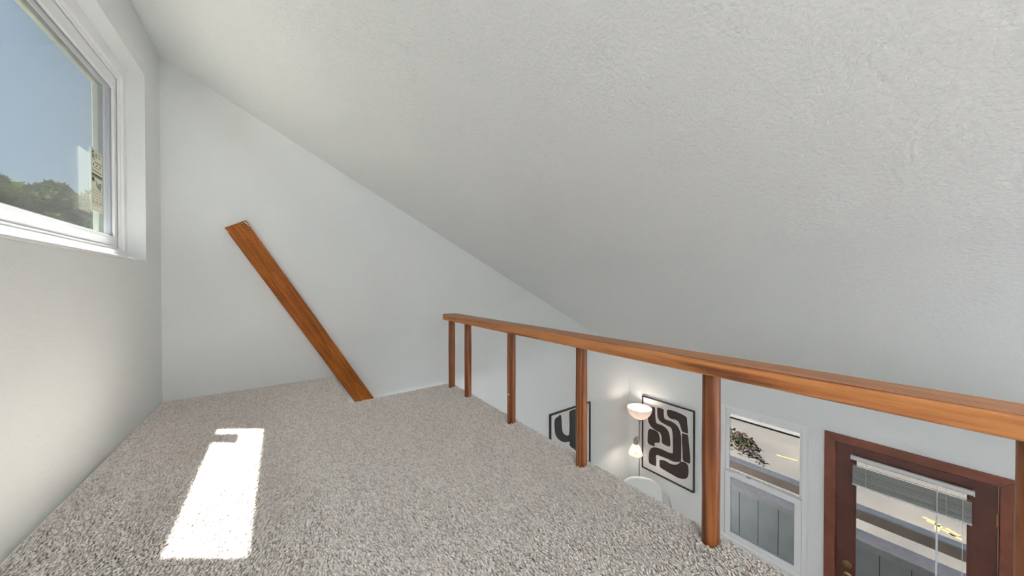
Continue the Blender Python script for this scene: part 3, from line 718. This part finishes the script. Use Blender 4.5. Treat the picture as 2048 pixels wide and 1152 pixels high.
# leafy things
def leaves_mesh(name, n, centre, rad, size, mats, parent, blobs=9, seed=0, br0=(.28, .5)):
    r = np.random.default_rng(seed)
    c = np.array(centre); rad = np.array(rad)
    bc = r.normal(0, .5, (blobs, 3)); bc /= np.maximum(1, np.linalg.norm(bc, axis=1, keepdims=True)); br = r.uniform(*br0, blobs)
    if blobs > 20: bc[:8, 2] = r.uniform(.70, 1.02, 8); bc[:8, :2] *= .9; br[:8] = r.uniform(.06, .13, 8)      # loose sprays at the crown top
    k = r.integers(0, blobs, n); d = r.normal(0, 1, (n, 3)); d /= np.linalg.norm(d, axis=1, keepdims=True)
    p = c + (bc[k] + d * br[k][:, None] * r.uniform(.55, 1.05, (n, 1)) ** .5) * rad
    a = r.normal(0, 1, (n, 3)); a /= np.linalg.norm(a, axis=1, keepdims=True); b_ = np.cross(a, r.normal(0, 1, (n, 3))); b_ /= np.linalg.norm(b_, axis=1, keepdims=True)
    s = size * r.uniform(.6, 1.3, (n, 1))
    V = np.stack([p - a * s, p + b_ * s * .45, p + a * s, p - b_ * s * .45], 1).reshape(-1, 3)
    me = bpy.data.meshes.new(name); me.from_pydata(V.tolist(), [], np.arange(4 * n).reshape(-1, 4).tolist())
    for m in mats: me.materials.append(m)
    me.polygons.foreach_set('material_index', r.integers(0, len(mats), n).astype(np.int32))
    o = bpy.data.objects.new(name, me); COL.objects.link(o); o.parent = parent
    return o
def tree(x, y, h, rx, rz, mats, label, seed, n=2600, size=.22):
    e = tag(empty('tree', (x, y, ZG)), label, 'tree', 'trees beyond the high window')
    c = leaves_mesh('foliage', n, (0, 0, h - rz), (rx, rx, rz), size, mats, e, 34, seed, br0=(.14, .34)); tag(c, kind='stuff')
    bm = NB(); tube(bm, [(0, 0, 0), (.1, .05, (h - rz) * .6), (0, 0, h - rz * .6)], [.22, .16, .07], 10); obj('trunk', bm, BARK, e, smooth=True)
for i, (k, y, v, rx, m, lb) in enumerate([
        (-.452, 12.6, 3.60, .95, (LEAFD, LEAFM), 'dark olive tree outside the high window, nearest to the glass'),
        (-.412, 16.2, 3.62, 1.00, (LEAFD, LEAFM), 'dark olive tree outside the high window, broad crown behind the nearest'),
        (-.378, 20.0, 3.85, .95, (LEAFD, LEAFM), 'tallest pointed olive tree outside the high window'),
        (-.350, 24.2, 3.62, 1.35, (LEAFM, LEAFD, LEAFM), 'mid green tree outside the high window, between tallest one and window edge'),
        (-.316, 29.4, 3.45, 1.65, (LEAFM, LEAFD, LEAFM), 'mid green tree outside the high window, behind the printed label'),
        (-.275, 35.0, 3.50, 1.9, (LEAFM, LEAFD), 'farthest green tree outside the high window, past the window edge')]):
    f = y / 20
    tree(k * y, y, L + .67 + v * f - ZG, rx, 1.9 * f, m, lb, 30 + i, 4200, .15 * f + .03)

# low dark-leaved shrub made up to stand in for leaf shadows on the asphalt
sh = tag(empty('shadow_shrub', (8.42, 2.72, ZG), math.radians(-35)), 'sparse low shrub of dark plum leaves, made up in place of leaf shadows', 'shadow_shrub')
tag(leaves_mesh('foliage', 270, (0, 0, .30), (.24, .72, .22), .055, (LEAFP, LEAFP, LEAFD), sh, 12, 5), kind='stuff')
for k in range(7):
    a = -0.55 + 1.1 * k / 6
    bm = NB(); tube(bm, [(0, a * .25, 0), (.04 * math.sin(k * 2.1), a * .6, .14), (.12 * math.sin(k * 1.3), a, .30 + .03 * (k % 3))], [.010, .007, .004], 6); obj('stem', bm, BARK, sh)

for s in [(8.30, .16, 8.25, .02), (8.22, .12, 8.17, -.03), (8.26, .02, 8.00, .02), (8.20, -.06, 8.10, -.18), (8.12, -.02, 8.03, -.14), (8.06, -.08, 8.00, -.20)]: stroke(*s, w=.05)
stroke(8.75, 2.13, 8.81, 1.79, .05)
